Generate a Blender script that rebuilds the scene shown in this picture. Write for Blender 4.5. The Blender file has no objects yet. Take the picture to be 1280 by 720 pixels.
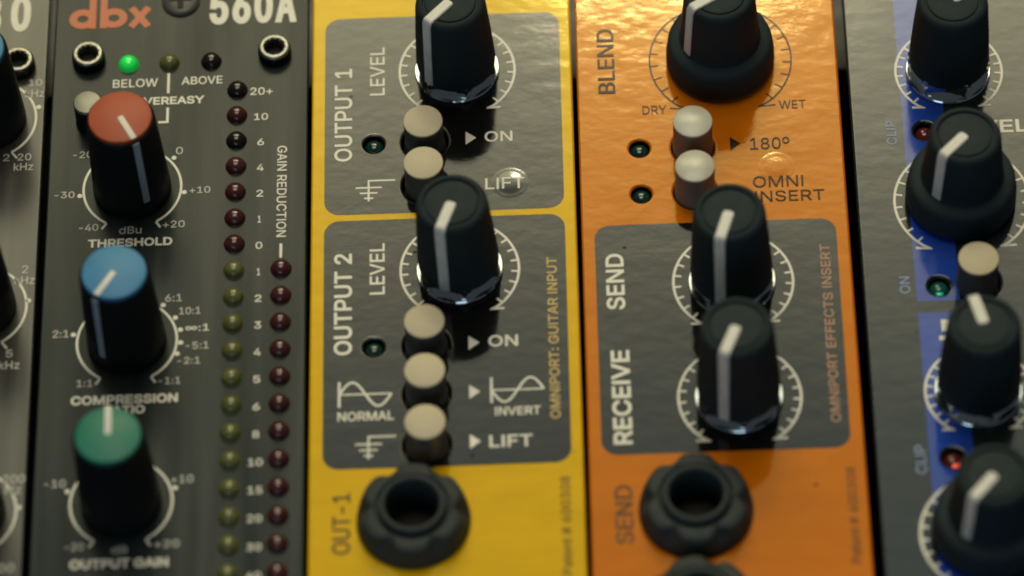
import bpy, bmesh, math, random
import numpy as np
from mathutils import Vector, Matrix
from mathutils.geometry import delaunay_2d_cdt

random.seed(7)
MM = 0.001
S = bpy.context.scene
COL = S.collection

# ------------------------------------------------------------------ camera
cam_d = bpy.data.cameras.new('camera')
cam = bpy.data.objects.new('camera', cam_d)
COL.objects.link(cam)
cam.location = (40.64 * MM, -366.22 * MM, 531.78 * MM)
cam.rotation_euler = (0.602450, 0.035107, -0.017356)
cam_d.sensor_width = 36.0
cam_d.lens = 162.82
cam_d.clip_start = 0.02
cam_d.clip_end = 20.0
cam_d.dof.use_dof = True
cam_d.dof.focus_distance = 0.6585
cam_d.dof.aperture_fstop = 10.5
cam_d.dof.aperture_blades = 0
S.camera = cam
S.cycles.filter_width = 1.9

# ------------------------------------------------------------------ light
W = bpy.data.worlds.new('World')
S.world = W
W.use_nodes = True
bg = W.node_tree.nodes['Background']
bg.inputs[0].default_value = (0.75, 0.85, 1.0, 1)
bg.inputs[1].default_value = 0.055

S.view_settings.view_transform = 'Standard'
S.view_settings.look = 'None'
S.view_settings.exposure = 0.0
S.view_settings.gamma = 1.0


def area(name, a0, a1, width, L, col, dist=1.5, x=0.0):
    """rectangular lamp seen from the panels between a0 and a1 degrees off their normal (towards +Y)"""
    a = math.radians((a0 + a1) / 2)
    h = 2 * dist * math.tan(math.radians(abs(a1 - a0) / 2))
    l = bpy.data.lights.new(name, 'AREA')
    l.shape = 'RECTANGLE'
    l.size = width
    l.size_y = h
    l.color = col
    l.energy = L * math.pi * width * h
    o = bpy.data.objects.new(name, l)
    COL.objects.link(o)
    p = Vector((x, math.sin(a) * dist, math.cos(a) * dist))
    o.location = p
    o.rotation_euler = (Vector((0.02, 0, 0)) - p).to_track_quat('-Z', 'Y').to_euler()
    return o


WARM = (1.0, 0.87, 0.62)
soft = area('ceiling_softbox', 22, 54, 0.9, 1.0, (1.0, 1.0, 1.0))
# the softbox is brighter towards +Y, a ramp shaped for the panels' reflected sheen
l = soft.data
l.use_nodes = True
nt = l.node_tree
em = nt.nodes['Emission']
g = nt.nodes.new('ShaderNodeNewGeometry')
sx = nt.nodes.new('ShaderNodeSeparateXYZ')
cr = nt.nodes.new('ShaderNodeValToRGB')
nt.links.new(g.outputs['Parametric'], sx.inputs[0])
nt.links.new(sx.outputs['Y'], cr.inputs[0])
e = cr.color_ramp.elements
# (angle, strength, colour): a cool end and a warm end, set to tint that sheen
SOFT = [(22, 0.10, (0.86, 1.0, 0.92)), (29, 0.12, (0.86, 1.0, 0.88)), (32, 0.155, (0.9, 0.98, 0.78)), (35, 0.28, (1.0, 0.96, 0.66)),
        (38, 0.58, (1.0, 0.93, 0.6)), (41, 0.92, (1.0, 0.92, 0.56)), (54, 1.0, (1.0, 0.9, 0.54))]
while len(e) < len(SOFT):
    e.new(0.5)
for q, (a, v, c) in zip(e, SOFT[::-1]):
    q.position = 1 - (a - 22) / 32.0
    q.color = (v * c[0], v * c[1], v * c[2], 1)
nt.links.new(cr.outputs[0], em.inputs['Color'])
em.inputs['Strength'].default_value = 7.5
area('overhead_fill', 0, 22, 0.8, 5.5, (1.0, 0.92, 0.72), 1.6, 0.0)  # unseen fill added to lift the diffuse light on panels and caps
area('desk_lamp', 40.3, 43, 0.09, 60, (1.0, 0.87, 0.6), 1.2, 0.075)
area('window_light', -78, -50, 0.9, 1.3, (0.55, 0.8, 1.0), 1.3, -0.2)

# ------------------------------------------------------------------ materials


def new_mat(name):
    m = bpy.data.materials.new(name)
    m.use_nodes = True
    nt = m.node_tree
    b = nt.nodes['Principled BSDF']
    return m, nt, b


def N(nt, t, **kw):
    n = nt.nodes.new(t)
    for k, v in kw.items():
        setattr(n, k, v)
    return n


def coords(nt, scale):
    """world position in millimetres, stretched"""
    g = N(nt, 'ShaderNodeNewGeometry')
    mp = N(nt, 'ShaderNodeMapping')
    mp.inputs['Scale'].default_value = scale
    nt.links.new(g.outputs['Position'], mp.inputs['Vector'])
    return mp.outputs['Vector']


def noise(nt, vec, detail=2.0, rough=0.5, scale=1.0):
    n = N(nt, 'ShaderNodeTexNoise')
    n.inputs['Scale'].default_value = scale
    n.inputs['Detail'].default_value = detail
    n.inputs['Roughness'].default_value = rough
    nt.links.new(vec, n.inputs['Vector'])
    return n.outputs['Fac']


def maprange(nt, src, a, b, c, d):
    r = N(nt, 'ShaderNodeMapRange')
    for i, v in zip(('From Min', 'From Max', 'To Min', 'To Max'), (a, b, c, d)):
        r.inputs[i].default_value = v
    nt.links.new(src, r.inputs['Value'])
    return r.outputs['Result']


def bump(nt, b, layers):
    """layers: (height socket, distance in mm)"""
    prev = None
    for h, d in layers:
        n = N(nt, 'ShaderNodeBump')
        n.inputs['Strength'].default_value = 1.0
        n.inputs['Distance'].default_value = d * MM
        nt.links.new(h, n.inputs['Height'])
        if prev is not None:
            nt.links.new(prev, n.inputs['Normal'])
        prev = n.outputs['Normal']
    nt.links.new(prev, b.inputs['Normal'])


def tint(nt, b, col, fac_sock, lo, hi):
    """vary a base colour in value with a noise"""
    h = N(nt, 'ShaderNodeHueSaturation')
    h.inputs['Color'].default_value = (*col, 1)
    nt.links.new(maprange(nt, fac_sock, 0.3, 0.7, lo, hi), h.inputs['Value'])
    nt.links.new(h.outputs['Color'], b.inputs['Base Color'])


def paint(name, col, rough=0.15, peel=0.010, spec=0.5, vary=0.06, stint=(1, 1, 1)):
    m, nt, b = new_mat(name)
    b.inputs['Specular Tint'].default_value = (*stint, 1)
    b.inputs['Specular IOR Level'].default_value = spec
    big = noise(nt, coords(nt, (90, 260, 200)), 2, 0.55)
    tint(nt, b, col, big, 1 - vary, 1 + vary)
    smear = noise(nt, coords(nt, (140, 520, 300)), 3, 0.6)
    # sparse pits and specks of dirt
    vo = N(nt, 'ShaderNodeTexVoronoi')
    vo.inputs['Scale'].default_value = 1.0
    nt.links.new(coords(nt, (130, 170, 150)), vo.inputs['Vector'])
    sc = N(nt, 'ShaderNodeSeparateColor')
    nt.links.new(vo.outputs['Color'], sc.inputs[0])
    dot = maprange(nt, vo.outputs['Distance'], 0.02, 0.06, 1.0, 0.0)
    gate = maprange(nt, sc.outputs[0], 0.66, 0.74, 0.0, 0.7)
    mm = N(nt, 'ShaderNodeMath', operation='MULTIPLY')
    nt.links.new(dot, mm.inputs[0])
    nt.links.new(gate, mm.inputs[1])
    mx = N(nt, 'ShaderNodeMix', data_type='RGBA')
    src = b.inputs['Base Color'].links[0].from_socket
    nt.links.new(mm.outputs[0], mx.inputs['Factor'])
    nt.links.new(src, mx.inputs['A'])
    mx.inputs['B'].default_value = (0.03, 0.025, 0.02, 1)
    nt.links.new(mx.outputs['Result'], b.inputs['Base Color'])
    inv = maprange(nt, mm.outputs[0], 0, 0.6, spec, 0.05)
    nt.links.new(inv, b.inputs['Specular IOR Level'])
    fine = noise(nt, coords(nt, (620, 900, 800)), 2, 0.5)
    nt.links.new(maprange(nt, smear, 0.35, 0.7, rough * 0.85, rough * 1.3), b.inputs['Roughness'])
    bump(nt, b, [(fine, peel * 0.75), (noise(nt, coords(nt, (210, 330, 300)), 1, 0.5), peel * 1.6)])
    return m


def simple(name, col, rough=0.4, metal=0.0, spec=0.5, tex=0.0, texscale=1500, vary=0.1):
    m, nt, b = new_mat(name)
    b.inputs['Metallic'].default_value = metal
    b.inputs['Specular IOR Level'].default_value = spec
    n1 = noise(nt, coords(nt, (texscale * 0.25,) * 3), 3, 0.6)
    tint(nt, b, col, n1, 1 - vary, 1 + vary)
    nt.links.new(maprange(nt, n1, 0.3, 0.7, rough * 0.85, min(1, rough * 1.15)), b.inputs['Roughness'])
    if tex:
        bump(nt, b, [(noise(nt, coords(nt, (texscale,) * 3), 3, 0.6), tex)])
    return m


def brushed(name, col, rough=0.3, spec=0.5):
    m, nt, b = new_mat(name)
    st = noise(nt, coords(nt, (900, 28, 200)), 4, 0.65)
    st2 = noise(nt, coords(nt, (170, 14, 100)), 2, 0.6)
    tint(nt, b, col, st, 0.8, 1.2)
    b.inputs['Metallic'].default_value = 0.0
    nt.links.new(maprange(nt, st2, 0.3, 0.7, spec * 0.7, spec * 1.3), b.inputs['Specular IOR Level'])
    nt.links.new(maprange(nt, st2, 0.3, 0.7, rough * 0.75, rough * 1.3), b.inputs['Roughness'])
    bump(nt, b, [(st, 0.0035), (st2, 0.02), (noise(nt, coords(nt, (3000, 2200, 2500)), 2, 0.6), 0.001)])
    return m


def glow(name, col, strength, base):
    m, nt, b = new_mat(name)
    b.inputs['Base Color'].default_value = (*base, 1)
    b.inputs['Roughness'].default_value = 0.12
    b.inputs['Emission Color'].default_value = (*col, 1)
    tc = N(nt, 'ShaderNodeTexCoord')
    ln = N(nt, 'ShaderNodeVectorMath', operation='LENGTH')
    fl = N(nt, 'ShaderNodeVectorMath', operation='MULTIPLY')
    fl.inputs[1].default_value = (1, 1, 0)
    nt.links.new(tc.outputs['Object'], fl.inputs[0])
    nt.links.new(fl.outputs[0], ln.inputs[0])
    nt.links.new(maprange(nt, ln.outputs['Value'], 0.0003, 0.0015, strength, strength * 0.22),
                 b.inputs['Emission Strength'])
    return m


def lens_mat(name, col, rough=0.12, trans=0.25):
    m, nt, b = new_mat(name)
    b.inputs['Roughness'].default_value = rough
    b.inputs['Transmission Weight'].default_value = trans
    b.inputs['IOR'].default_value = 1.5
    n1 = noise(nt, coords(nt, (600,) * 3), 2, 0.5)
    tint(nt, b, col, n1, 0.8, 1.2)
    return m


M = {}
M['yellow'] = paint('yellow_paint', (0.68, 0.385, 0.001), 0.08, 0.013, stint=(1, 0.9, 0.3))
M['orange'] = paint('orange_paint', (0.56, 0.138, 0.001), 0.08, 0.014, stint=(1, 0.8, 0.34))
M['black_print'] = paint('black_print_varnish', (0.006, 0.006, 0.006), 0.08, 0.010)
M['grey'] = paint('grey_paint', (0.013, 0.016, 0.018), 0.10, 0.009)
M['blue'] = paint('blue_print', (0.014, 0.055, 0.36), 0.10, 0.009)
M['dark_brushed'] = brushed('dark_brushed_metal', (0.012, 0.018, 0.017), 0.24, 0.18)
M['olive_brushed'] = brushed('olive_brushed_metal', (0.028, 0.028, 0.021), 0.24, 0.5)
M['white_ink'] = simple('white_ink', (0.66, 0.63, 0.54), 0.35, tex=0.001)
M['grey_ink'] = simple('pale_grey_ink', (0.42, 0.42, 0.38), 0.4, tex=0.001)
M['orange_ink'] = simple('orange_ink', (0.54, 0.125, 0.035), 0.35, spec=0.3, tex=0.001)
M['black_ink'] = simple('black_ink', (0.02, 0.016, 0.012), 0.14, spec=0.12, tex=0.001)
M['thin_ink'] = simple('thin_black_ink', (0.10, 0.06, 0.012), 0.2, spec=0.2, tex=0.001)
M['thin_ink_b'] = simple('thin_brown_ink', (0.11, 0.055, 0.015), 0.2, spec=0.2, tex=0.001)
M['gold_ink'] = simple('gold_ink', (0.42, 0.26, 0.02), 0.35, tex=0.001)
M['rust_ink'] = simple('rust_ink', (0.30, 0.11, 0.035), 0.35, tex=0.001)
M['blue_ink'] = simple('pale_blue_ink', (0.13, 0.2, 0.42), 0.35, tex=0.001)
M['rubber'] = simple('soft_touch_rubber', (0.020, 0.030, 0.033), 0.62, spec=0.12, tex=0.003, texscale=3000)
M['knob_black'] = simple('black_knob_plastic', (0.008, 0.009, 0.011), 0.5, spec=0.15, tex=0.002, texscale=2500)
M['pointer'] = simple('white_pointer_plastic', (0.64, 0.62, 0.56), 0.45, tex=0.002, texscale=2500)
M['side_line'] = simple('shaded_pointer_paint', (0.36, 0.40, 0.43), 0.5, tex=0.002)  # white pointer line on knob sides, its cool shade put into the colour
M['red_cap'] = simple('red_cap_plastic', (0.40, 0.085, 0.035), 0.45, spec=0.25, tex=0.0015)
M['blue_cap'] = simple('blue_cap_plastic', (0.06, 0.23, 0.42), 0.45, spec=0.25, tex=0.0015)
M['green_cap'] = simple('green_cap_plastic', (0.02, 0.18, 0.12), 0.45, spec=0.25, tex=0.0015)
M['cream'] = simple('cream_button_plastic', (0.57, 0.495, 0.345), 0.6, spec=0.2, tex=0.003, texscale=900, vary=0.05)
M['pale_cap'] = simple('pale_button_plastic', (0.46, 0.44, 0.36), 0.3, tex=0.035, texscale=520, vary=0.08)
M['stem'] = simple('button_side_plastic', (0.075, 0.075, 0.07), 0.45, tex=0.002)
M['stem_bounce'] = simple('button_side_bounce_plastic', (0.16, 0.14, 0.12), 0.45, tex=0.002)  # same button side, with the orange panel's bounce light put into the colour
M['chrome'] = simple('chrome', (0.80, 0.82, 0.80), 0.11, 1.0, tex=0.0012, texscale=1200, vary=0.03)
M['steel'] = simple('worn_steel', (0.27, 0.265, 0.22), 0.42, 1.0, tex=0.003, texscale=1500)
M['satin'] = simple('satin_silver', (0.20, 0.20, 0.165), 0.5, 0.9, tex=0.004, texscale=1500)
M['screw'] = simple('painted_screw', (0.06, 0.06, 0.05), 0.35, spec=0.3, tex=0.003, texscale=1500)
M['bare_edge'] = simple('bare_hole_edge', (0.26, 0.25, 0.2), 0.3, 0.9, tex=0.003, texscale=1500)
M['shade_steel'] = simple('shaded_nut_steel', (0.05, 0.05, 0.05), 0.35, 1.0)  # for nut sides, their dark reflection put into the colour
M['hole'] = simple('hole_black', (0.004, 0.004, 0.005), 0.5, spec=0.2)  # darkness inside holes and recesses put into the colour
M['jack'] = simple('jack_nut_plastic', (0.030, 0.038, 0.038), 0.6, spec=0.2, tex=0.003, texscale=1500)
M['case'] = simple('galvanised_case', (0.10, 0.10, 0.10), 0.4, 0.8)
M['rack'] = simple('rack_black', (0.008, 0.009, 0.011), 0.45, tex=0.004)
M['led_red'] = lens_mat('red_lens', (0.075, 0.019, 0.020), 0.16)
M['led_dark'] = lens_mat('dark_red_lens', (0.018, 0.010, 0.010), 0.16)
M['led_olive'] = lens_mat('olive_lens', (0.118, 0.124, 0.036), 0.24, 0.1)
M['led_teal'] = lens_mat('teal_lens', (0.006, 0.04, 0.032), 0.08)
M['led_teal_b'] = glow('teal_lens_glimmer', (0.02, 0.55, 0.36), 0.035, (0.005, 0.05, 0.04))
M['led_redb'] = glow('red_lens_glimmer', (0.9, 0.08, 0.04), 0.03, (0.05, 0.008, 0.008))  # faint emission stands in for the highlight on the red lens
M['led_on'] = glow('lit_green_lens', (0.015, 0.8, 0.09), 0.95, (0.005, 0.12, 0.015))

# ------------------------------------------------------------------ helpers
WPOS = {}


def add(name, mesh, mat, parent, loc, rz=0.0):
    """one mesh object; loc in world millimetres"""
    o = bpy.data.objects.new(name, mesh)
    if mat is not None and not mesh.materials:
        mesh.materials.append(mat)
    COL.objects.link(o)
    wp = Vector(loc)
    if parent is not None:
        o.parent = parent
        o.location = (wp - WPOS[parent]) * MM
    else:
        o.location = wp * MM
    o.rotation_euler = (0, 0, rz)
    WPOS[o] = wp
    return o


def empty(name, label, cat, loc, group=None):
    o = bpy.data.objects.new(name, None)
    COL.objects.link(o)
    o.empty_display_size = 0.01
    o.location = Vector(loc) * MM
    WPOS[o] = Vector(loc)
    o['label'] = label
    o['category'] = cat
    o['group'] = group or 'audio modules mounted side by side in the rack'
    return o


def finish(bm, name, angle=35):
    bmesh.ops.recalc_face_normals(bm, faces=bm.faces)
    for v in bm.verts:
        v.co *= MM
    me = bpy.data.meshes.new(name)
    bm.to_mesh(me)
    bm.free()
    for p in me.polygons:
        p.use_smooth = True
    me.set_sharp_from_angle(angle=math.radians(angle))
    return me


def lathe(name, prof, seg=64, rfun=None, angle=35, close=True):
    """prof: (r, z) from bottom to top; rfun(theta, r, z) -> r"""
    bm = bmesh.new()
    rings = []
    for r, z in prof:
        if r < 1e-6:
            rings.append([bm.verts.new((0, 0, z))])
        else:
            rr = []
            for i in range(seg):
                t = 2 * math.pi * i / seg
                q = rfun(t, r, z) if rfun else r
                rr.append(bm.verts.new((q * math.cos(t), q * math.sin(t), z)))
            rings.append(rr)
    for a, b in zip(rings, rings[1:]):
        for i in range(seg):
            j = (i + 1) % seg
            if len(a) == 1 and len(b) == 1:
                continue
            if len(a) == 1:
                bm.faces.new((a[0], b[j], b[i]))
            elif len(b) == 1:
                bm.faces.new((a[i], a[j], b[0]))
            else:
                bm.faces.new((a[i], a[j], b[j], b[i]))
    if close and len(rings[0]) > 1:
        bm.faces.new(rings[0][::-1])
    if close and len(rings[-1]) > 1:
        bm.faces.new(rings[-1])
    return finish(bm, name, angle)


def box(name, x0, x1, y0, y1, z0, z1, bev=0.0):
    bm = bmesh.new()
    bmesh.ops.create_cube(bm, size=1)
    for v in bm.verts:
        v.co = Vector(((x0 + x1) / 2 + v.co.x * (x1 - x0), (y0 + y1) / 2 + v.co.y * (y1 - y0),
                       (z0 + z1) / 2 + v.co.z * (z1 - z0)))
    if bev:
        bmesh.ops.bevel(bm, geom=bm.edges[:], offset=bev, segments=3, affect='EDGES', profile=0.5)
    return finish(bm, name)


def circle(cx, cy, r, n=48):
    return [(cx + r * math.cos(2 * math.pi * i / n), cy + r * math.sin(2 * math.pi * i / n)) for i in range(n)]


def rrect(x0, x1, y0, y1, r, n=8):
    pts = []
    for cx, cy, a in ((x1 - r, y1 - r, 0), (x0 + r, y1 - r, 90), (x0 + r, y0 + r, 180), (x1 - r, y0 + r, 270)):
        for i in range(n + 1):
            t = math.radians(a + 90 * i / n)
            pts.append((cx + r * math.cos(t), cy + r * math.sin(t)))
    return pts


def plate(name, outlines, thick, bev=0.0, seg=3, ztop=0.0, holes=()):
    """filled 2D outline with holes, top face at ztop"""
    cu = bpy.data.curves.new(name, 'CURVE')
    cu.dimensions = '2D'
    cu.fill_mode = 'BOTH'
    for pts in outlines:
        sp = cu.splines.new('POLY')
        sp.points.add(len(pts) - 1)
        for q, (x, y) in zip(sp.points, pts):
            q.co = (x, y, 0, 1)
        sp.use_cyclic_u = True
    cu.extrude = thick / 2 - bev
    cu.bevel_depth = bev
    cu.bevel_resolution = seg
    cu.offset = -bev
    o = bpy.data.objects.new(name, cu)
    COL.objects.link(o)
    dg = bpy.context.evaluated_depsgraph_get()
    me = bpy.data.meshes.new_from_object(o.evaluated_get(dg))
    bpy.data.objects.remove(o)
    bpy.data.curves.remove(cu)
    me.name = name
    me.materials.clear()
    bm = bmesh.new()
    bm.from_mesh(me)
    bmesh.ops.remove_doubles(bm, verts=bm.verts, dist=1e-4)
    for v in bm.verts:
        v.co.z += ztop - thick / 2
        v.co *= MM
    bm.normal_update()
    for f in bm.faces:
        f.smooth = abs(f.normal.z) < 0.995
        if f.smooth:
            c = f.calc_center_median() / MM
            for hx, hy, hr in holes:
                if math.hypot(c.x - hx, c.y - hy) < hr + bev + 0.02:
                    f.material_index = 1 if c.z < ztop - bev else 2
    bm.to_mesh(me)
    bm.free()
    return me


GLY = {}
try:
    FONT = bpy.data.fonts.load(bpy.utils.resource_path('LOCAL') + '/datafiles/fonts/Inter.woff2')
except Exception:
    FONT = None


def fill_outlines(src, w, h, e):
    """fit closed outlines (edges only) to w x h, embolden by e, triangulate by winding number, add a back"""
    xs = [v.co.x for v in src.vertices]
    ys = [v.co.y for v in src.vertices]
    ax, ay = min(xs), min(ys)
    kx, ky = (w - 2 * e) / (max(xs) - ax), (h - 2 * e) / (max(ys) - ay)
    pts = [Vector(((v.co.x - ax) * kx + e, (v.co.y - ay) * ky + e)) for v in src.vertices]
    eds = [tuple(e.vertices) for e in src.edges]
    # consistent direction round every loop
    nb = {}
    for a, b in eds:
        nb.setdefault(a, []).append(b)
        nb.setdefault(b, []).append(a)
    seen, dire, loops = set(), [], []
    for st in nb:
        if st in seen:
            continue
        loop, prev, cur = [st], None, st
        seen.add(st)
        while True:
            nx = [q for q in nb[cur] if q != prev and q not in seen]
            if prev is None:
                nx = [q for q in (cur + 1,) if q in nb[cur]] or nx
            if not nx:
                break
            prev, cur = cur, nx[0]
            seen.add(cur)
            loop.append(cur)
        if len(loop) > 2:
            dire += list(zip(loop, loop[1:] + loop[:1]))
            loops.append(loop)
    sgn = sum(pts[a].x * pts[b].y - pts[b].x * pts[a].y for a, b in dire)
    sgn = 1 if sgn > 0 else -1
    moved = list(pts)
    for loop in loops:
        for i, q in enumerate(loop):
            p, a, b = pts[q], pts[loop[i - 1]], pts[loop[(i + 1) % len(loop)]]
            d1, d2 = (p - a), (b - p)
            if d1.length < 1e-9 or d2.length < 1e-9:
                d1 = d2 = (b - a)
            d1.normalize()
            d2.normalize()
            n1, n2 = Vector((d1.y, -d1.x)) * sgn, Vector((d2.y, -d2.x)) * sgn
            m = n1 + n2
            if m.length < 1e-6:
                continue
            m.normalize()
            moved[q] = p + m * (e / max(0.45, m.dot(n1)))
    pts = moved
    vs, es, fs, _, _, _ = delaunay_2d_cdt(pts, eds, [], 0, 1e-5)
    P = np.array([(pts[a].x, pts[a].y, pts[b].x, pts[b].y) for a, b in dire])
    C3 = np.array([[sum(vs[i].x for i in f) / 3, sum(vs[i].y for i in f) / 3] for f in fs])
    cx, cy = C3[:, :1], C3[:, 1:]
    x0, y0, x1, y1 = P[:, 0][None], P[:, 1][None], P[:, 2][None], P[:, 3][None]
    up = (y0 <= cy) & (y1 > cy)
    dn = (y0 > cy) & (y1 <= cy)
    side = (x1 - x0) * (cy - y0) - (cx - x0) * (y1 - y0)
    wn = (up & (side > 0)).sum(1) - (dn & (side < 0)).sum(1)
    keep = [f for f, w_ in zip(fs, wn) if w_ != 0]
    n = len(vs)
    cnt = {}
    for f in keep:
        for a, b in ((f[0], f[1]), (f[1], f[2]), (f[2], f[0])):
            cnt[(a, b)] = 1
    faces = [tuple(f) for f in keep]
    for a, b in cnt:
        if (b, a) not in cnt:
            faces.append((b, a, a + n, b + n))
    me = bpy.data.meshes.new('lettering')
    me.from_pydata([(v.x, v.y, 0.01) for v in vs] + [(v.x, v.y, 0.0) for v in vs], [], faces)
    bm = bmesh.new()
    bm.from_mesh(me)
    bmesh.ops.delete(bm, geom=[v for v in bm.verts if not v.link_faces], context='VERTS')
    bm.to_mesh(me)
    bm.free()
    return me


def text_mesh(s, w, h, weight=0.0, thick=0.04, rot=0, zfun=None, org=(0, 0)):
    """lettering whose box is exactly w x h mm, lower left corner at the origin, turned by rot degrees"""
    cu = bpy.data.curves.new('lettering', 'FONT')
    cu.body = s.replace('I', '\u2160') if FONT else s
    cu.size = 1.0
    if FONT:
        cu.font = FONT
    cu.resolution_u = 5
    cu.fill_mode = 'NONE'
    o = bpy.data.objects.new('lettering', cu)
    COL.objects.link(o)
    dg = bpy.context.evaluated_depsgraph_get()
    em_ = bpy.data.meshes.new_from_object(o.evaluated_get(dg))
    bpy.data.objects.remove(o)
    bpy.data.curves.remove(cu)
    me = fill_outlines(em_, w, h, h * (0.006 + 0.7 * weight))
    c, sn = math.cos(math.radians(rot)), math.sin(math.radians(rot))
    for v in me.vertices:
        x, y = v.co.x, v.co.y
        z = thick if v.co.z > 0 else 0.0
        X, Y = x * c - y * sn, x * sn + y * c
        if zfun:
            z += zfun(X + org[0], Y + org[1])
        v.co = Vector((X, Y, z)) * MM
    return me


def lettering(parent, s, x, y, w, h, mat='white_ink', weight=0.012, rot=0, z=0.03, thick=0.03, zfun=None):
    me = text_mesh(s, w, h, weight, thick, rot, zfun, (x, y))
    return add('lettering', me, M[mat], parent, (x, y, z))


def ribbon(pts, w, closed=False, z0=0.0, z1=0.03, bm=None):
    """flat stroke of width w along pts, as a thin solid"""
    own = bm is None
    if own:
        bm = bmesh.new()
    n = len(pts)
    L, R = [], []
    for i in range(n):
        p = Vector(pts[i])
        a = Vector(pts[(i - 1) % n]) if (closed or i > 0) else None
        b = Vector(pts[(i + 1) % n]) if (closed or i < n - 1) else None
        d1 = (p - a).normalized() if a is not None else None
        d2 = (b - p).normalized() if b is not None else None
        if d1 is None:
            d1 = d2
        if d2 is None:
            d2 = d1
        nrm = Vector((-(d1.y + d2.y), d1.x + d2.x))
        nrm.normalize()
        k = max(0.35, nrm.dot(Vector((-d1.y, d1.x))))
        ww = (w[i] if isinstance(w, (list, tuple)) else w) / 2 / k
        L.append(p + nrm * ww)
        R.append(p - nrm * ww)
    vt = [(bm.verts.new((l.x, l.y, z1)), bm.verts.new((r.x, r.y, z1)), bm.verts.new((l.x, l.y, z0)),
           bm.verts.new((r.x, r.y, z0))) for l, r in zip(L, R)]
    for i in range(n if closed else n - 1):
        a, b = vt[i], vt[(i + 1) % n]
        bm.faces.new((a[0], a[1], b[1], b[0]))
        bm.faces.new((a[2], a[0], b[0], b[2]))
        bm.faces.new((a[1], a[3], b[3], b[1]))
    if not closed:
        for q in (vt[0], vt[-1]):
            bm.faces.new((q[0], q[1], q[3], q[2]))
    return bm


def poly(bm, pts, z0=0.0, z1=0.03):
    t = [bm.verts.new((x, y, z1)) for x, y in pts]
    b = [bm.verts.new((x, y, z0)) for x, y in pts]
    bm.faces.new(t)
    n = len(pts)
    for i in range(n):
        bm.faces.new((t[i], b[i], b[(i + 1) % n], t[(i + 1) % n]))


def arc(cx, cy, r, a0, a1, n=64):
    return [(cx + r * math.cos(math.radians(a0 + (a1 - a0) * i / n)),
             cy + r * math.sin(math.radians(a0 + (a1 - a0) * i / n))) for i in range(n + 1)]


def ink(name, bm, parent, mat, loc=(0, 0), z=0.03):
    return add(name, finish(bm, name), M[mat], parent, (loc[0], loc[1], z))


def triangle_mark(parent, x, y, mat, z=0.03, w=1.5, h=2.3):
    bm = bmesh.new()
    poly(bm, [(-w / 2, -h / 2), (w / 2, 0), (-w / 2, h / 2)])
    ink('triangle_mark', bm, parent, mat, (x, y), z)


def dial(parent, x, y, r, mat='white_ink', lw=0.34, z=0.03, tick=1.05, step=13.5, wedge=True, a0=-46, a1=226):
    bm = ribbon(arc(0, 0, r, a0, a1, 90), lw)
    k = -45.0
    while k < 225.5:
        c, s = math.cos(math.radians(k)), math.sin(math.radians(k))
        ribbon([((r - 0.1) * c, (r - 0.1) * s), ((r - tick) * c, (r - tick) * s)], lw * 0.85, bm=bm, z1=0.028)
        k += step
    if wedge:
        for sgn in (1, -1):
            e = (sgn * r * math.cos(math.radians(-44)), r * math.sin(math.radians(-44)))
            tip = (sgn * r * 0.50, -r * 0.84)
            back = (tip[0] + sgn * r * 0.24, tip[1] + 0.02 * r)
            pts = [e, tip] if sgn > 0 else [e, tip]
            ribbon([e, ((e[0] + tip[0]) / 2 + sgn * .15, (e[1] + tip[1]) / 2 - .12), tip], [lw, lw * 1.1, lw * .5], bm=bm, z1=0.026)
            ribbon([tip, back], [lw * 0.6, lw * 1.1], bm=bm, z1=0.024)
    return ink('dial_scale', bm, parent, mat, (x, y), z)


# ------------------------------------------------------------------ shared meshes
def groove_top(rt, zt):
    """rounded shoulder, groove and slightly dished middle of a soft knob"""
    return [(rt, zt - 1.25), (rt - 0.08, zt - 0.75), (rt - 0.28, zt - 0.32), (rt - 0.6, zt - 0.08), (rt - 0.95, zt),
            (rt - 1.08, zt - 0.08), (rt - 1.14, zt - 0.42), (rt - 1.36, zt - 0.44), (rt - 1.45, zt - 0.2),
            (rt - 1.7, zt - 0.12), (1.5, zt - 0.14), (0, zt - 0.15)]


def knob_mesh(zb, zt):
    return lathe('knob', [(0, zb + 0.6), (4.4, zb + 0.6), (4.6, zb), (5.55, zb), (5.68, zb + 0.12), (5.72, zb + 0.9),
                          (5.4, (zb + zt) / 2)] + groove_top(5.02, zt), 72)


def skirt_knob_mesh(zt):
    return lathe('knob', [(0, 1.4), (6.6, 1.4), (7.0, 0.75), (7.6, 0.7), (7.78, 0.9), (7.76, 2.4), (7.5, 4.6),
                          (7.25, 5.2), (6.9, 5.45), (6.2, 5.62), (5.85, 5.75), (5.68, 6.1), (5.6, 7.2),
                          (5.35, (6 + zt) / 2)] + groove_top(5.05, zt), 80)


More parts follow.
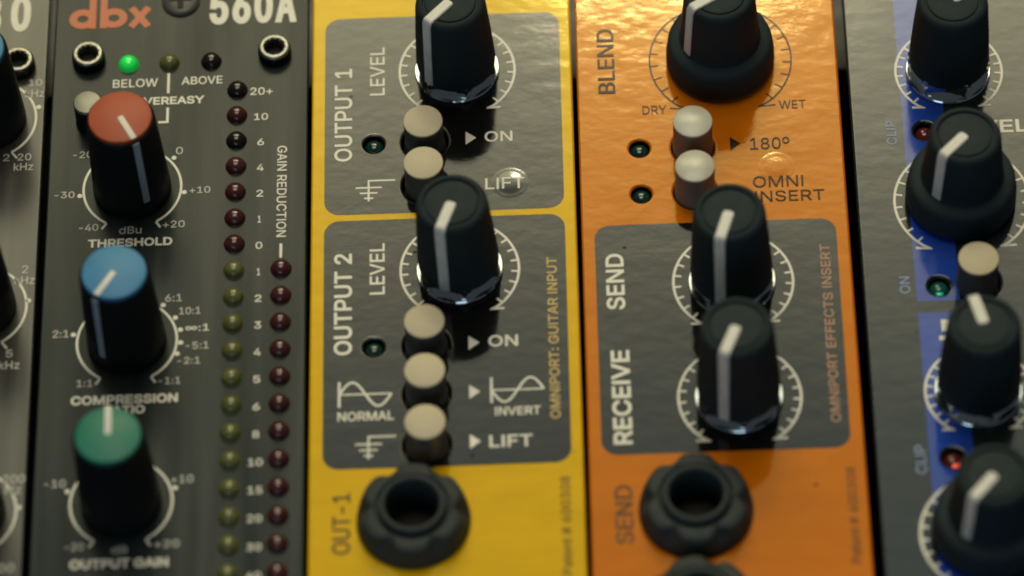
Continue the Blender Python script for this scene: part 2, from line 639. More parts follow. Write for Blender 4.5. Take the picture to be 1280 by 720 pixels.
def pointer_mesh(zb, zt, rb, rt=5.02, w=1.5, name='pointer', r0=0.5, out=0.2):
    """raised line from the middle of the top out to the edge and down the side; points along +X"""
    line = [(r0, zt - 0.12), (rt - 0.45, zt - 0.08), (rt - 0.06, zt - 0.62), (rb, zb)]
    up = [(0, 1), (0.28, 0.96), (0.93, 0.37), (1, 0.03)]
    bm = bmesh.new()
    rows = []
    line = [(r0 - 0.5, line[0][1]), (r0 - 0.38, line[0][1])] + line
    up = [(0, 1), (0, 1)] + up
    wid = [0.5, 0.82, 1, 1, 1, 1]
    for (r, z), (nx, nz), k in zip(line, up, wid):
        o, i = (r + nx * out, z + nz * out), (r - nx * 0.3, z - nz * 0.3)
        rows.append([bm.verts.new((q[0], s * k * w / 2, q[1])) for q in (o, i) for s in (1, -1)])
    for a, b in zip(rows, rows[1:]):
        bm.faces.new((a[0], a[1], b[1], b[0]))
        bm.faces.new((a[3], a[2], b[2], b[3]))
        bm.faces.new((a[2], a[0], b[0], b[2]))
        bm.faces.new((a[1], a[3], b[3], b[1]))
    bm.faces.new((rows[0][0], rows[0][2], rows[0][3], rows[0][1]))
    bm.faces.new((rows[-1][0], rows[-1][1], rows[-1][3], rows[-1][2]))
    bmesh.ops.recalc_face_normals(bm, faces=bm.faces)
    # round the inner end and break the edges
    bmesh.ops.bevel(bm, geom=[e for e in bm.edges if len(e.link_faces) == 2 and e.calc_face_angle(0) > 0.9],
                    offset=min(0.13, out * 0.6), segments=2, affect='EDGES')
    return finish(bm, name, 40)


def washer_mesh():
    return lathe('washer', [(3.2, 0.03), (5.98, 0.03), (6.06, 0.1), (6.08, 0.44), (5.94, 0.6), (5.3, 0.6), (3.2, 0.6)], 72)


def nut_mesh(z0, z1, r=5.75):
    def hexr(t, rr, z):
        a = (t + math.radians(10)) % (math.pi / 3) - math.pi / 6
        return min(rr, r * 0.87 / math.cos(a))
    return lathe('hex_nut', [(3.0, z0), (r - 0.35, z0), (r, z0 + 0.25), (r, z1 - 0.35), (r - 0.5, z1 - 0.02), (3.0, z1)], 72, hexr, 25)


mesh_washer = washer_mesh()
mesh_nut = nut_mesh(0.6, 2.9)
mesh_nut_tall = nut_mesh(0.6, 3.9, 5.85)


KM = {}


def soft_knob(parent, x, y, az, zb=2.4, zt=16.4, skirt=False, rb=None, tilt=(0, 0), label=None, tall=False):
    key = (zb, zt, skirt)
    if key not in KM:
        KM[key] = (skirt_knob_mesh(zt) if skirt else knob_mesh(zb, zt),
                   pointer_mesh(6.0 if skirt else zb + 0.35, zt, 5.62 if skirt else 5.7))
    km, pm = KM[key]
    k = add('knob', km, M['rubber'], parent, (x, y, 0))
    if label:
        k['label'] = label
    add('pointer', pm, M['pointer'], k, (x, y, 0), math.radians(az))
    if not skirt:
        add('washer', mesh_washer, M['chrome'], k, (x, y, 0))
        add('hex_nut', mesh_nut_tall if tall else mesh_nut, M['chrome'], k, (x, y, 0), random.uniform(-.3, .3))
    k.rotation_euler = (math.radians(tilt[0]), math.radians(tilt[1]), 0)
    return k


mesh_dbx = lathe('knob', [(0, 1.0), (4.5, 1.0), (4.7, 0.5), (5.45, 0.5), (5.55, 0.7), (5.5, 2.0), (4.86, 15.6), (4.8, 16.2),
                          (4.72, 16.42), (4.62, 16.5), (4.55, 16.42), (4.5, 15.9), (0, 15.9)], 72)
mesh_dbx_cap = lathe('knob_cap', [(4.44, 15.92), (4.46, 16.75), (4.38, 17.0), (4.2, 17.1), (0, 17.12)], 64, close=False)
mesh_cap_line = box('cap_line', 0.0, 4.42, -0.42, 0.42, 17.0, 17.16, 0.03)


def side_line_mesh():
    bm = bmesh.new()
    q = []
    for r, z in ((4.84, 16.25), (5.42, 3.2)):
        for s in (1, -1):
            q.append((bm.verts.new((r + 0.06, s * 0.48, z)), bm.verts.new((r - 0.25, s * 0.48, z))))
    a, b, c, d = q
    bm.faces.new((a[0], b[0], d[0], c[0]))
    bm.faces.new((a[0], c[0], c[1], a[1]))
    bm.faces.new((b[0], b[1], d[1], d[0]))
    bm.faces.new((a[0], a[1], b[1], b[0]))
    bm.faces.new((c[0], d[0], d[1], c[1]))
    return finish(bm, 'side_line')


mesh_side_line = side_line_mesh()


def capped_knob(parent, x, y, az, mat, label, tilt=(0, 0)):
    k = add('knob', mesh_dbx, M['knob_black'], parent, (x, y, 0))
    k['label'] = label
    me = mesh_dbx_cap.copy()
    add('knob_cap', me, M[mat], k, (x, y, 0))
    add('pointer', mesh_cap_line, M['pointer'], k, (x, y, 0), math.radians(az))
    add('side_line', mesh_side_line, M['side_line'], k, (x, y, 0), math.radians(az))
    k.rotation_euler = (math.radians(tilt[0]), math.radians(tilt[1]), 0)
    return k


mesh_led = lathe('led', [(1.52, -1.2), (1.52, 0.05), (1.42, 0.12), (1.4, 0.3), (1.3, 0.62), (1.08, 0.92), (0.75, 1.15),
                         (0.4, 1.27), (0, 1.31)], 28, close=False, angle=50)
mesh_led_low = lathe('led', [(1.45, -2.8), (1.45, -1.5), (1.36, -1.05), (1.1, -0.65), (0.75, -0.4), (0.35, -0.28), (0, -0.25)], 28,
                     close=False, angle=50)


def led(parent, x, y, mat, low=False, label=None):
    me = (mesh_led_low if low else mesh_led)
    key = (id(me), mat)
    if key not in GLY:
        c = me.copy()
        c.materials.append(M[mat])
        GLY[key] = c
    o = add('led', GLY[key], None, parent, (x, y, 0))
    if label:
        o['label'] = label
    return o


mesh_stem = lathe('push_button', [(0, -3.5), (2.9, -3.5), (2.9, 0.6), (2.8, 0.9), (2.78, 5.62), (2.7, 5.7), (0, 5.7)], 48)
mesh_btn_cap = lathe('button_cap', [(2.76, 5.5), (2.8, 5.72), (2.76, 5.9), (2.6, 6.0), (0, 6.02)], 48, close=False)


def push_button(parent, x, y, top, cap='cream', stem='stem', label=None):
    k = add('push_button', mesh_stem, None, parent, (x, y, top - 6.0))
    k.data = mesh_stem.copy()
    k.data.materials.append(M[stem])
    if label:
        k['label'] = label
    c = add('button_cap', mesh_btn_cap.copy(), M[cap], k, (x, y, top - 6.0))
    return k


def socket_screw(parent, x, y, rz=0.0):
    def star(t, r, z):
        if r < 1.6 and z < 1.9:
            return r * (1 + 0.09 * math.cos(12 * t))
        if r < 1.6:
            return r * (1 + 0.05 * math.cos(12 * t))
        return r
    me = lathe('socket_nut', [(2.38, 0.03), (2.4, 0.3), (2.36, 1.1), (2.28, 1.6), (2.15, 1.88), (1.98, 1.97), (1.6, 1.95),
                              (1.45, 1.8), (1.38, 1.4), (1.36, 0.1)], 72, star, 40, close=False)
    k = add('socket_nut', me, M['steel'], parent, (x, y, 0), rz)
    d = lathe('socket_floor', [(1.6, 0.12), (1.0, 0.3), (0, 0.25)], 24, close=False)
    add('socket_floor', d, M['hole'], k, (x, y, 0))
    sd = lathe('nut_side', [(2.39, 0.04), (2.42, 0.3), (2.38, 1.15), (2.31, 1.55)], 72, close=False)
    add('nut_side', sd, M['shade_steel'], k, (x, y, 0))
    return k


def jack_mesh():  # six rounded lobes with narrow notches between them
    def lob(t, r, z):
        if r > 5.3 and z > 0.7:
            f = min(1.0, (z - 0.7) / 2.2) * min(1.0, (r - 5.3) / 0.9)
            c = math.cos(6 * (t - math.radians(28)))
            return r - ((0.5 - 0.5 * c) ** 3.6) * 1.25 * f
        return r
    return lathe('jack_nut', [(4.0, 0.03), (7.6, 0.03), (7.75, 0.3), (7.68, 1.0), (7.5, 2.0), (7.25, 2.9), (7.12, 3.35), (6.95, 3.62),
                              (6.65, 3.78), (5.7, 3.92), (5.15, 3.85), (4.95, 3.45), (4.7, 3.4), (4.62, 4.3), (4.45, 4.68),
                              (4.15, 4.8), (3.85, 4.72), (3.65, 4.4), (3.55, 3.9), (3.5, -2.0)], 120, lob, 50, close=False)


mesh_jack = jack_mesh()
mesh_jack_hole = lathe('socket_hole', [(3.62, -1.9), (3.3, -2.2), (0, -2.2)], 32, close=False)


def jack(parent, x, y, label=None, rz=0.0):
    k = add('jack_nut', mesh_jack, M['jack'], parent, (x, y, 0), rz)
    add('socket_hole', mesh_jack_hole, M['hole'], k, (x, y, 0))
    if label:
        k['label'] = label
    return k


def panel_and_case(root, x0, x1, mat, holes, bev, rim=None):
    outl = [rrect(x0, x1, -76.0, 57.3, 0.6, 3)] + [circle(*h) for h in holes]
    hb = min(bev, 0.34)
    me = plate('front_panel', outl, 3.0, bev, 4, 0.0, holes)
    for q in (mat, 'hole', rim or mat):
        me.materials.append(M[q])
    rp = WPOS[root]
    p = add('front_panel', me, None, root, (0, 0, 0))
    xc = (x0 + x1) / 2
    c = box('case', -17.2, 17.2, -62, 44, -100, -3.6, 0.4)
    add('case', c, M['case'], root, (xc, 0, 0))
    return p


# ------------------------------------------------------------------ setting: the rack behind
rk = box('rack', -90, 130, -96, 78, -112, -104)
o = add('rack_floor', rk, M['rack'], None, (0, 0, 0))
o['kind'] = 'structure'
for y0, y1 in ((-96, -64.5), (46.5, 78)):
    o = add('rack_rail', box('rack_rail', -90, 130, y0, y1, -103.9, -14.0, 0.6), M['rack'], None, (0, 0, 0))
    o['kind'] = 'structure'

# ------------------------------------------------------------------ module 1: olive equaliser at the left
EQ = empty('equaliser_module', 'olive grey metal equaliser module at the left edge with kHz scales', 'audio module',
           (-57, -9, -3))
panel_and_case(EQ, -75.7, -38.35, 'olive_brushed', [], 0.28)
for (y, az, cap, lab) in ((32.4, 200, 'blue_cap', 'blue capped knob, topmost on the olive panel'),
                          (-0.3, 150, 'blue_cap', 'middle knob on the olive panel'),
                          (-34.0, 120, 'blue_cap', 'lowest knob on the olive panel')):
    capped_knob(EQ, -46.5, y, az, cap, lab)
    bm = ribbon(arc(0, 0, 6.95, -58, 238, 80), 0.36)
    for s in (1, -1):
        e = (s * 3.68, -5.9)
        ribbon([e, (s * 4.5, -7.0)], 0.34, bm=bm, z1=0.027)
    ink('dial_scale', bm, EQ, 'white_ink', (-46.5, y))
for x, y in ((-39.25, 34.4), (-39.3, 0.63), (-39.2, -33.4)):
    bm = bmesh.new()
    poly(bm, circle(0, 0, 0.37, 20))
    ink('scale_dot', bm, EQ, 'white_ink', (x, y))
socket_screw(EQ, -42.4, 41.85, 0.1)
lettering(EQ, '5', -52.6, 48.3, 2.85, 6.6, 'white_ink', 0.055)
lettering(EQ, '8', -48.3, 48.25, 2.9, 6.7, 'white_ink', 0.055)
lettering(EQ, '0', -44.0, 48.25, 2.9, 6.7, 'white_ink', 0.055)
for s, x, y, w, h in (('10', -40.86, 38.2, 1.95, 1.25), ('kHz', -41.3, 36.2, 2.75, 1.35), ('20', -41.9, 24.95, 1.95, 1.25),
                      ('kHz', -42.4, 23.2, 2.8, 1.3), ('2', -40.45, 5.3, 0.9, 1.35), ('kHz', -41.4, 3.45, 2.8, 1.35),
                      ('5', -42.1, -8.8, 0.95, 1.25), ('kHz', -43.0, -10.75, 2.9, 1.3), ('200', -41.6, -29.5, 3.05, 1.4),
                      ('Hz', -41.2, -31.2, 2.2, 1.35), ('2', -44.0, 24.95, 0.95, 1.25), ('800', -42.9, -43.6, 3.5, 1.4)):
    lettering(EQ, s, x, y, w, h, 'grey_ink', 0.014)

# ------------------------------------------------------------------ module 2: dark compressor
CP = empty('compressor_module', 'dark brushed compressor module with an orange three letter logo and columns of small lamps',
           'audio module', (-18.9, -9, -3))
LX1, LX2, PITCH = -10.62, -3.99, 4.512
led_y = [36.15 - PITCH * i for i in range(20)]
panel_and_case(CP, -37.45, -0.42, 'dark_brushed', [], 0.28)
for i, y in enumerate(led_y):
    led(CP, LX1, y, ('led_dark' if i in (0, 2) else 'led_red') if i < 7 else 'led_olive')
for i in range(13):
    led(CP, LX2, led_y[7 + i], 'led_red')
led(CP, -26.47, 41.5, 'led_on', label='lit green lamp over the word BELOW')
led(CP, -20.55, 41.5, 'led_olive', label='unlit olive lamp between the words BELOW and ABOVE')
led(CP, -14.5, 41.5, 'led_dark', label='unlit dark red lamp over the word ABOVE')
socket_screw(CP, -32.26, 42.45)
socket_screw(CP, -5.28, 42.5, 0.2)

# cross-head screw at the top
def cross_screw(parent, x, y):
    me = lathe('cross_screw', [(2.75, 0.03), (2.78, 0.2), (2.65, 0.42), (2.3, 0.6), (1.4, 0.72), (0, 0.76)], 48, close=False)
    k = add('cross_screw', me, M['screw'], parent, (x, y, 0))
    bm = bmesh.new()
    a, b = 1.7, 0.42
    poly(bm, [(-a, -b), (-b, -b), (-b, -a), (b, -a), (b, -b), (a, -b), (a, b), (b, b), (b, a), (-b, a), (-b, b), (-a, b)], 0.3, 0.79)
    add('cross_recess', finish(bm, 'cross_recess'), M['hole'], k, (x, y, 0))
cross_screw(CP, -19.15, 52.75)

# round silvery button half behind the red knob
me = lathe('push_button', [(2.1, 0.03), (2.15, 0.3), (2.05, 0.6), (2.02, 4.4)], 40, close=False)
ob = add('push_button', me, M['knob_black'], CP, (-31.6, 31.3, 0))
ob['label'] = 'round silvery button half behind the red capped knob'
me = lathe('button_cap', [(2.02, 4.3), (2.06, 4.7), (1.9, 4.95), (1.2, 5.1), (0, 5.15)], 40, close=False)
add('button_cap', me, M['satin'], ob, (-31.6, 31.3, 0))

KX = -25.3
capped_knob(CP, KX, 19.45, -62, 'red_cap', 'red capped knob over the word THRESHOLD')
capped_knob(CP, KX, -6.8, 238, 'blue_cap', 'blue capped knob over the words COMPRESSION RATIO')
capped_knob(CP, KX, -33.1, 91, 'green_cap', 'green capped knob over the words OUTPUT GAIN')
for y in (19.45, -6.8, -33.1):
    bm = ribbon(arc(0, 0, 6.95, -59, 239, 80), 0.34)
    for s in (1, -1):
        ribbon([(s * 3.5, -6.02), (s * 4.15, -7.0)], 0.32, bm=bm, z1=0.027)
    ink('dial_scale', bm, CP, 'white_ink', (KX, y))
for x, y in ((-32.75, 18.35), (-17.9, 18.4), (-19.5, 24.5), (-32.8, -5.4), (-20.4, -0.9), (-18.65, -3.1), (-17.9, -5.15),
             (-17.8, -7.3), (-18.25, -9.15), (-32.7, -31.1), (-18.0, -31.05), (-31.1, 24.5)):
    bm = bmesh.new()
    poly(bm, circle(0, 0, 0.36, 20))
    ink('scale_dot', bm, CP, 'white_ink', (x, y))
# orange maker's letters: bowls and stems
LB = 48.35
def bowl(cx, r=1.72, cut=None, w=1.25):
    return ribbon(arc(cx, 0, r - w / 2 + 0.0, 0, 360, 40)[:-1], w, closed=True)
def letter(bm, x, name='logo_letter'):
    ink(name, bm, CP, 'orange_ink', (x, LB + 1.78))
bm = ribbon([(1.55 * math.cos(t) * 0.9 , 1.22 * math.sin(t)) for t in [2 * math.pi * i / 40 for i in range(40)]], 1.15, closed=True)
ribbon([(1.45, -1.8), (1.45, 6.0)], 1.0, bm=bm, z1=0.033)
letter(bm, -33.45)
bm = ribbon([(1.55 * math.cos(t) * 0.9, 1.22 * math.sin(t)) for t in [2 * math.pi * i / 40 for i in range(40)]], 1.15, closed=True)
ribbon([(-1.5, -1.8), (-1.5, 6.0)], 1.0, bm=bm, z1=0.033)
letter(bm, -28.9)
bm = ribbon([(-1.25, -1.75), (1.25, 1.75)], 1.05)
ribbon([(-1.25, 1.75), (1.25, -1.75)], 1.05, bm=bm, z1=0.033)
letter(bm, -25.1)
for ch, x, w in (('5', -14.9, 2.75), ('6', -11.6, 2.7), ('0', -8.4, 2.7), ('A', -5.3, 3.05)):
    lettering(CP, ch, x, 48.25, w, 6.35, 'white_ink', 0.055)
for s, x, y, w, h, wt in (
        ('BELOW', -28.66, 37.35, 6.5, 1.5, .016), ('ABOVE', -18.72, 37.5, 5.9, 1.42, .016),
        ('OVEREASY', -25.6, 34.05, 10.2, 1.4, .055),
        ('THRESHOLD', -31.3, 9.3, 11.9, 1.42, .062), ('dBu', -26.95, 11.5, 3.15, 1.25, .004),
        ('-40', -32.65, 12.2, 2.7, 1.2, .008), ('+20', -20.8, 12.3, 3.1, 1.2, .008), ('-30', -36.36, 18.05, 2.85, 1.15, .008),
        ('+10', -17.15, 18.15, 2.95, 1.15, .008), ('0', -19.25, 25.1, 1.0, 1.3, .008), ('-20', -33.95, 25.0, 2.75, 1.2, .008),
        ('COMPRESSION', -32.75, -17.15, 14.75, 1.5, .062), ('RATIO', -28.1, -18.8, 5.6, 1.4, .062),
        ('1:1', -32.05, -14.15, 2.2, 1.15, .01), ('-1:1', -20.75, -14.1, 3.05, 1.1, .01), ('2:1', -35.7, -5.8, 2.25, 1.25, .01),
        ('6:1', -20.15, -0.35, 2.35, 1.25, .01), ('10:1', -18.15, -2.6, 3.0, 1.2, .01), ('\u221e:1', -17.2, -5.45, 3.3, 1.15, .02),
        ('-5:1', -17.1, -8.45, 3.2, 1.2, .01), ('-2:1', -18.2, -10.9, 3.15, 1.15, .01),
        ('-10', -35.9, -30.4, 2.95, 1.25, .01), ('+10', -18.6, -30.3, 3.05, 1.25, .01), ('-20', -32.7, -40.55, 2.6, 1.2, .01),
        ('+20', -20.6, -40.5, 3.35, 1.2, .01), ('dB', -26.4, -41.2, 2.2, 1.2, .01), ('OUTPUT GAIN', -31.95, -43.5, 13.3, 1.5, .062),
        ('20+', -8.75, 35.2, 3.2, 1.35, .018)):
    lettering(CP, s, x, y, w, h, 'white_ink' if wt > .012 else 'grey_ink', wt)
nums = ['10', '6', '4', '2', '1', '0', '1', '2', '3', '4', '5', '6', '8', '10', '15', '20', '30', '40']
for i, s in enumerate(nums):
    w = {1: 0.95, 2: 2.0}[len(s)]
    if s == '1':
        w = 0.45
    lettering(CP, s, -7.15 - w / 2, led_y[i + 1] - 0.95, w, 1.2, 'white_ink', .018)
lettering(CP, 'GAIN REDUCTION', -4.75, 25.95, 15.9, 1.4, 'white_ink', .012, rot=-90)
for pts in ([(-20.62, 39.7), (-20.62, 36.05)], [(-20.62, 33.5), (-20.62, 30.9), (-21.9, 30.9)], [(-4.06, 8.9), (-4.06, 6.5)]):
    ink('guide_line', ribbon(pts, 0.38), CP, 'white_ink')

# ------------------------------------------------------------------ module 3: yellow direct box
YE = empty('yellow_module', 'glossy yellow module with two dark plates marked OUTPUT 1 and OUTPUT 2', 'audio module',
           (18.8, -9, -3))
BX = 16.3
by = {'on1': (25.9, 5.0), 'lift1': (18.6, 5.0), 'on2': (-9.05, 6.0), 'inv': (-17.15, 6.0), 'lift2': (-25.5, 6.0)}
bh = [(BX, 25.9, 3.4), (BX, 18.3, 3.4), (BX, -9.05, 3.4), (BX, -17.15, 3.4), (BX, -25.5, 3.4)]
lh = [(9.02, 25.75, 1.58), (9.02, -9.15, 1.58)]
jh = [(14.4, -37.6, 4.0)]
# neighbouring holes that would touch are kept a hair apart
holes = [(x, y, r) for x, y, r in bh + lh + jh]
panel_and_case(YE, 0.12, 37.6, 'yellow', holes, 0.34, 'bare_edge')
ph = [(x, y, r + 0.28) for x, y, r in holes]
for nm, y0, y1 in (('print', 13.45, 48.5), ('print', -29.0, 12.45)):
    inside = [circle(x, y, r) for x, y, r in ph if y0 < y < y1]
    me = plate('dark_plate', [rrect(2.0, 35.95, y0, y1, 2.3)] + inside, 0.03, 0, 0, 0.012)
    add('dark_plate', me, M['black_print'], YE, (0, 0, 0))
for (k, (y, top)), lab in zip(by.items(), ('upper ON button beside OUTPUT 1', 'upper LIFT button just behind the second knob',
                                           'lower ON button beside OUTPUT 2', 'INVERT button in the middle of the lower three',
                                           'lower LIFT button above the jack')):
    push_button(YE, BX, y, top, label='cream topped ' + lab)
for i, (x, y, r) in enumerate(lh):
    led(YE, x, y, 'led_teal', True)
soft_knob(YE, 21.07, 38.35, 227, 2.4, 16.4, tilt=(0, -1.0), label='black knob with white pointer, upper LEVEL control')
soft_knob(YE, 21.07, 3.45, 250, 2.4, 16.4, tilt=(0, -1.5), label='black knob with white pointer, lower LEVEL control')
dial(YE, 21.07, 38.35, 8.28)
dial(YE, 21.07, 3.45, 8.28)
for y in (38.35, 3.45):
    pass
jack(YE, 14.4, -37.6, rz=0.0)

DOME = {}


def dome_z(cx, cy, R=2.15, H=0.065):
    def f(x, y):
        d = math.hypot(x - cx, y - cy)
        if d >= R:
            return 0.0
        q = d / R
        return H * (0.5 + 0.5 * math.cos(math.pi * q ** 1.7))
    return f


def rivet(parent, x, y, mat, R=2.15, H=0.065):
    f = dome_z(0, 0, R, H)
    prof = [(R + .5, 0.015), (R + 0.1, 0.03)] + [(R * q, f(R * q, 0) + 0.03) for q in (1.0, .97, .93, .87, .8, .7, .55, .4, .2, 0)]
    return add('stud_bump', lathe('stud_bump', prof, 48, close=False, angle=80), M[mat], parent, (x, y, 0))


rivet(YE, 28.35, 18.1, 'black_print')
lettering(YE, 'OUTPUT 1', 5.95, 22.8, 16.5, 2.55, 'white_ink', .024, rot=90)
lettering(YE, 'OUTPUT 2', 6.0, -10.35, 17.1, 2.55, 'white_ink', .04, rot=90)
lettering(YE, 'LEVEL', 10.6, 34.35, 8.65, 2.1, 'white_ink', .008, rot=90, zfun=None)
lettering(YE, 'LEVEL', 10.55, -0.35, 8.7, 2.1, 'white_ink', .018, rot=90)
lettering(YE, 'ON', 24.88, 25.4, 3.95, 1.85, 'white_ink', .02)
lettering(YE, 'LIFT', 24.84, 17.05, 5.55, 1.95, 'white_ink', .014, zfun=dome_z(28.35, 18.1, 2.3, 0.10))
lettering(YE, 'ON', 24.9, -9.75, 4.1, 1.9, 'white_ink', .035)
lettering(YE, 'NORMAL', 4.05, -21.25, 7.75, 1.5, 'white_ink', .03)
lettering(YE, 'INVERT', 25.65, -21.1, 6.25, 1.35, 'white_ink', .03)
lettering(YE, 'LIFT', 24.8, -26.25, 5.9, 1.95, 'white_ink', .035)
lettering(YE, 'OMNIPORT: GUITAR INPUT', 34.65, -21.9, 26.85, 1.45, 'gold_ink', .034, rot=90)
lettering(YE, 'OUT-1', 5.85, -42.5, 9.6, 2.5, 'thin_ink', .022, rot=90)
lettering(YE, 'Patent # 600308', 35.65, -46.8, 15.5, 1.35, 'thin_ink', .004, rot=90)
for y in (26.2, -9.0, -17.1, -25.2):
    triangle_mark(YE, 22.9, y, 'white_ink')


def earth_mark(parent, x, y):
    bm = ribbon([(3.75, 0), (0, 0), (0, -3.6)], 0.27)
    for yy, w in ((-1.2, 3.7), (-2.15, 2.5), (-3.05, 1.3)):
        ribbon([(-w / 2, yy), (w / 2, yy)], 0.27, bm=bm, z1=0.027)
    ink('earth_mark', bm, parent, 'white_ink', (x, y))


earth_mark(YE, 8.3, 19.25)
earth_mark(YE, 8.3, -23.9)


def wave_mark(parent, x, y, sgn):
    bm = ribbon([(0, 2.1), (0, -2.1)], 0.36)
    ribbon([(0, 0), (7.2, 0)], 0.25, bm=bm, z1=0.027)
    ribbon([(7.2 * i / 40, sgn * 1.95 * math.sin(2 * math.pi * i / 40)) for i in range(41)], 0.33, bm=bm, z1=0.024)
    ink('wave_mark', bm, parent, 'white_ink', (x, y))


wave_mark(YE, 4.25, -16.9, 1)
wave_mark(YE, 25.2, -16.95, -1)

# ------------------------------------------------------------------ module 4: orange effects insert
OR = empty('orange_module', 'glossy orange module with a BLEND knob and a dark SEND and RECEIVE plate', 'audio module',
           (57, -9, -3))
OX = 54.45
oh = [(OX, 23.3, 3.1), (OX, 15.5, 3.1), (46.86, 23.35, 1.5), (46.87, 15.35, 1.5), (52.5, -37.45, 4.0), (52.4, -53.6, 4.0)]
panel_and_case(OR, 38.25, 75.8, 'orange', oh, 0.34)
me = plate('dark_plate', [rrect(40.05, 73.95, -28.15, 10.1, 2.3)], 0.03, 0, 0, 0.012)
add('dark_plate', me, M['black_print'], OR, (0, 0, 0))
push_button(OR, OX, 23.3, 6.2, 'pale_cap', 'stem_bounce', 'pale topped button beside the 180 degree mark')
push_button(OR, OX, 15.5, 6.2, 'pale_cap', 'stem_bounce', 'pale topped button beside the words OMNI INSERT')
led(OR, 46.86, 23.35, 'led_teal', True)
led(OR, 46.87, 15.35, 'led_teal', True)
soft_knob(OR, 59.0, 38.5, 212, zt=15.9, skirt=True, tilt=(0, -0.6), label='black knob with wide skirt, the BLEND control')
soft_knob(OR, 59.0, -0.2, 252, 2.4, 17.1, tilt=(0, -1.6), label='black knob with white pointer beside the word SEND')
soft_knob(OR, 59.1, -19.4, 247, 2.4, 17.6, tilt=(0, -1.4), label='black knob with white pointer beside the word RECEIVE')
dial(OR, 59.0, 38.6, 10.2, 'black_ink', 0.24, tick=1.25)
dial(OR, 59.15, -0.2, 8.33)
dial(OR, 59.2, -19.4, 8.4)
jack(OR, 52.5, -37.45, rz=0.0)
jack(OR, 52.4, -53.6, rz=0.25)
rivet(OR, 66.15, 19.25, 'orange', 2.1, 0.035)
lettering(OR, 'BLEND', 43.75, 33.25, 11.6, 2.45, 'black_ink', .016, rot=90, thick=0.07)
lettering(OR, 'DRY', 47.5, 29.3, 3.45, 1.45, 'black_ink', -.002, thick=0.05)
lettering(OR, 'WET', 67.05, 29.45, 3.8, 1.45, 'black_ink', -.002, thick=0.05)
lettering(OR, '180\u00ba', 62.6, 22.4, 5.6, 2.05, 'black_ink', .0, thick=0.06)
lettering(OR, 'OMNI', 62.7, 15.75, 7.1, 1.95, 'black_ink', -.002, thick=0.06)
lettering(OR, 'INSERT', 62.9, 13.25, 9.75, 1.85, 'black_ink', -.002, thick=0.06)
triangle_mark(OR, 60.5, 23.6, 'black_ink')
lettering(OR, 'SEND', 44.03, -4.25, 9.4, 2.6, 'white_ink', .035, rot=90)
lettering(OR, 'RECEIVE', 44.35, -26.5, 15.4, 2.65, 'white_ink', .048, rot=90)
lettering(OR, 'OMNIPORT EFFECTS INSERT', 72.85, -24.0, 29.6, 1.4, 'rust_ink', .026, rot=90)
lettering(OR, 'SEND', 44.05, -42.35, 9.3, 2.5, 'thin_ink_b', .03, rot=90)
lettering(OR, 'Patent # 600308', 74.3, -46.5, 15.1, 1.35, 'thin_ink_b', .004, rot=90)

# ------------------------------------------------------------------ module 5: grey preamplifier at the right
GR = empty('grey_module', 'dark grey module at the right edge with blue strips and CLIP lamps', 'audio module', (95.5, -9, -3))
GX = 92.9
gh = [(87.5, 24.7, 1.5), (87.68, -2.1, 1.5), (87.6, -30.35, 1.5), (GX, -1.6, 3.3)]
panel_and_case(GR, 77.1, 114.6, 'grey', gh, 0.42)
for y0, y1 in ((-4.6, 60 - 3.2), (-75.2, -6.55)):
    inside = [circle(x, y, r + .43) for x, y, r in gh[:3] if y0 < y < y1]
    me = plate('blue_strip', [[(84.45, y0), (90.4, y0), (90.4, y1), (84.45, y1)]] + inside, 0.03, 0, 0, 0.012)
    add('blue_strip', me, M['blue'], GR, (0, 0, 0))
soft_knob(GR, 91.5, 35.1, 34, 3.1, 16.8, tall=True, label='black knob with chrome nut, topmost on the grey panel')
soft_knob(GR, 91.7, 12.7, 226, zt=15.3, skirt=True, label='black knob with wide skirt beside the upper CLIP lamp')
soft_knob(GR, 91.8, -19.8, 104, 2.4, 16.6, label='black knob with pointer turned up, under the cream button')
soft_knob(GR, 91.6, -42.5, 229, zt=15.0, skirt=True, label='black knob with wide skirt, lowest on the grey panel')
dial(GR, 91.6, 35.1, 7.6)
dial(GR, 91.9, 12.2, 9.5)
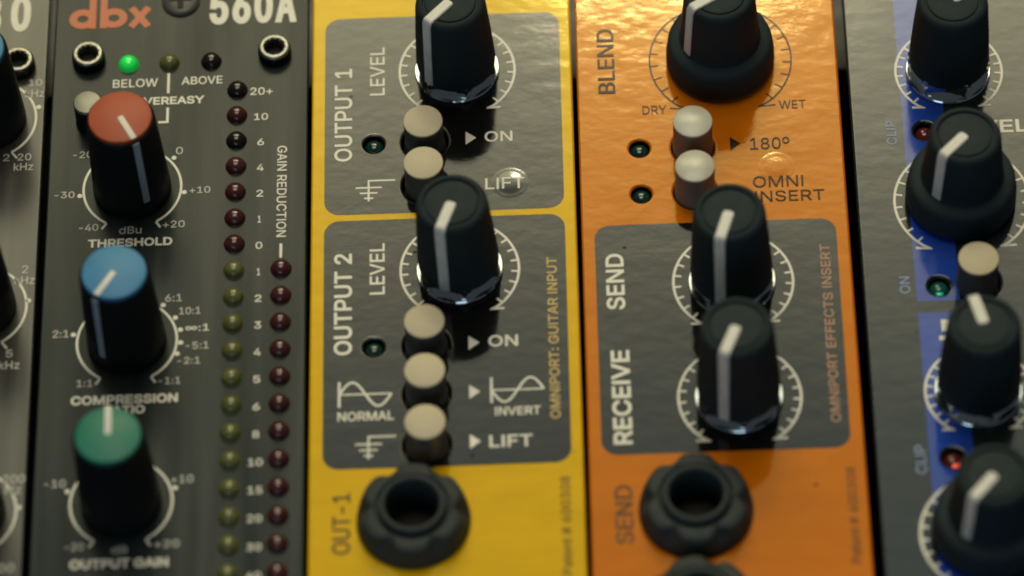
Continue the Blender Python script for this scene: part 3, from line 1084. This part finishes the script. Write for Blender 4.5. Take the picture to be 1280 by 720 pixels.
dial(GR, 91.9, -19.8, 7.35)
dial(GR, 91.8, -42.6, 9.4, lw=0.42)
led(GR, 87.5, 24.7, 'led_redb', True, 'dark red upper CLIP lamp')
led(GR, 87.68, -2.1, 'led_teal_b', True, 'green ON lamp in the blue strip')
led(GR, 87.6, -30.35, 'led_redb', True, 'lower CLIP lamp glimmering red')
M['spot_red'] = glow('red_spot_glow', (1.0, 0.10, 0.03), 0.85, (0.3, 0.02, 0.01))
M['spot_green'] = glow('green_spot_glow', (0.01, 0.42, 0.27), 0.6, (0.01, 0.2, 0.12))
spot_mesh = lathe('led_chip', [(0.6, -0.1), (0.55, 0.06), (0.35, 0.14), (0, 0.17)], 20, close=False)  # small glowing disc added for the bright spot low in each lens
for (lx, ly), mt, dx in (((87.6, -30.35), 'spot_red', 0.25), ((87.68, -2.1), 'spot_green', 0.0)):
    par = [o for o in COL.objects if o.name.startswith('led') and o in WPOS and (WPOS[o] - Vector((lx, ly, 0))).length < 0.01][0]
    c = spot_mesh.copy()
    add('led_chip', c, M[mt], par, (lx + dx, ly - 0.72, -0.62))
push_button(GR, GX, -1.75, 6.0, label='cream topped button beside the ON lamp')
lettering(GR, 'CLIP', 83.4, 22.4, 4.2, 1.4, 'blue_ink', .004, rot=90)
lettering(GR, 'ON', 83.65, -3.2, 2.8, 1.45, 'blue_ink', .006, rot=90)
lettering(GR, 'CLIP', 83.95, -32.8, 4.6, 1.5, 'blue_ink', .006, rot=90)
lettering(GR, 'LEVEL', 91.3, 23.9, 10.9, 2.25, 'white_ink', .045)
bm = bmesh.new()
poly(bm, [(87.5, -9.7), (88.6, -9.7), (88.6, -7.8), (87.5, -7.8)])
poly(bm, [(87.1, -11.2), (87.9, -11.2), (87.9, -10.5), (87.1, -10.5)])
ink('lettering', bm, GR, 'white_ink')

# ------------------------------------------------------------------ settle the tree: bases of modules
print('objects', len(bpy.data.objects), 'tris', sum(len(o.data.loop_triangles) if o.type == 'MESH' and not o.data.calc_loop_triangles() else 0 for o in bpy.data.objects))
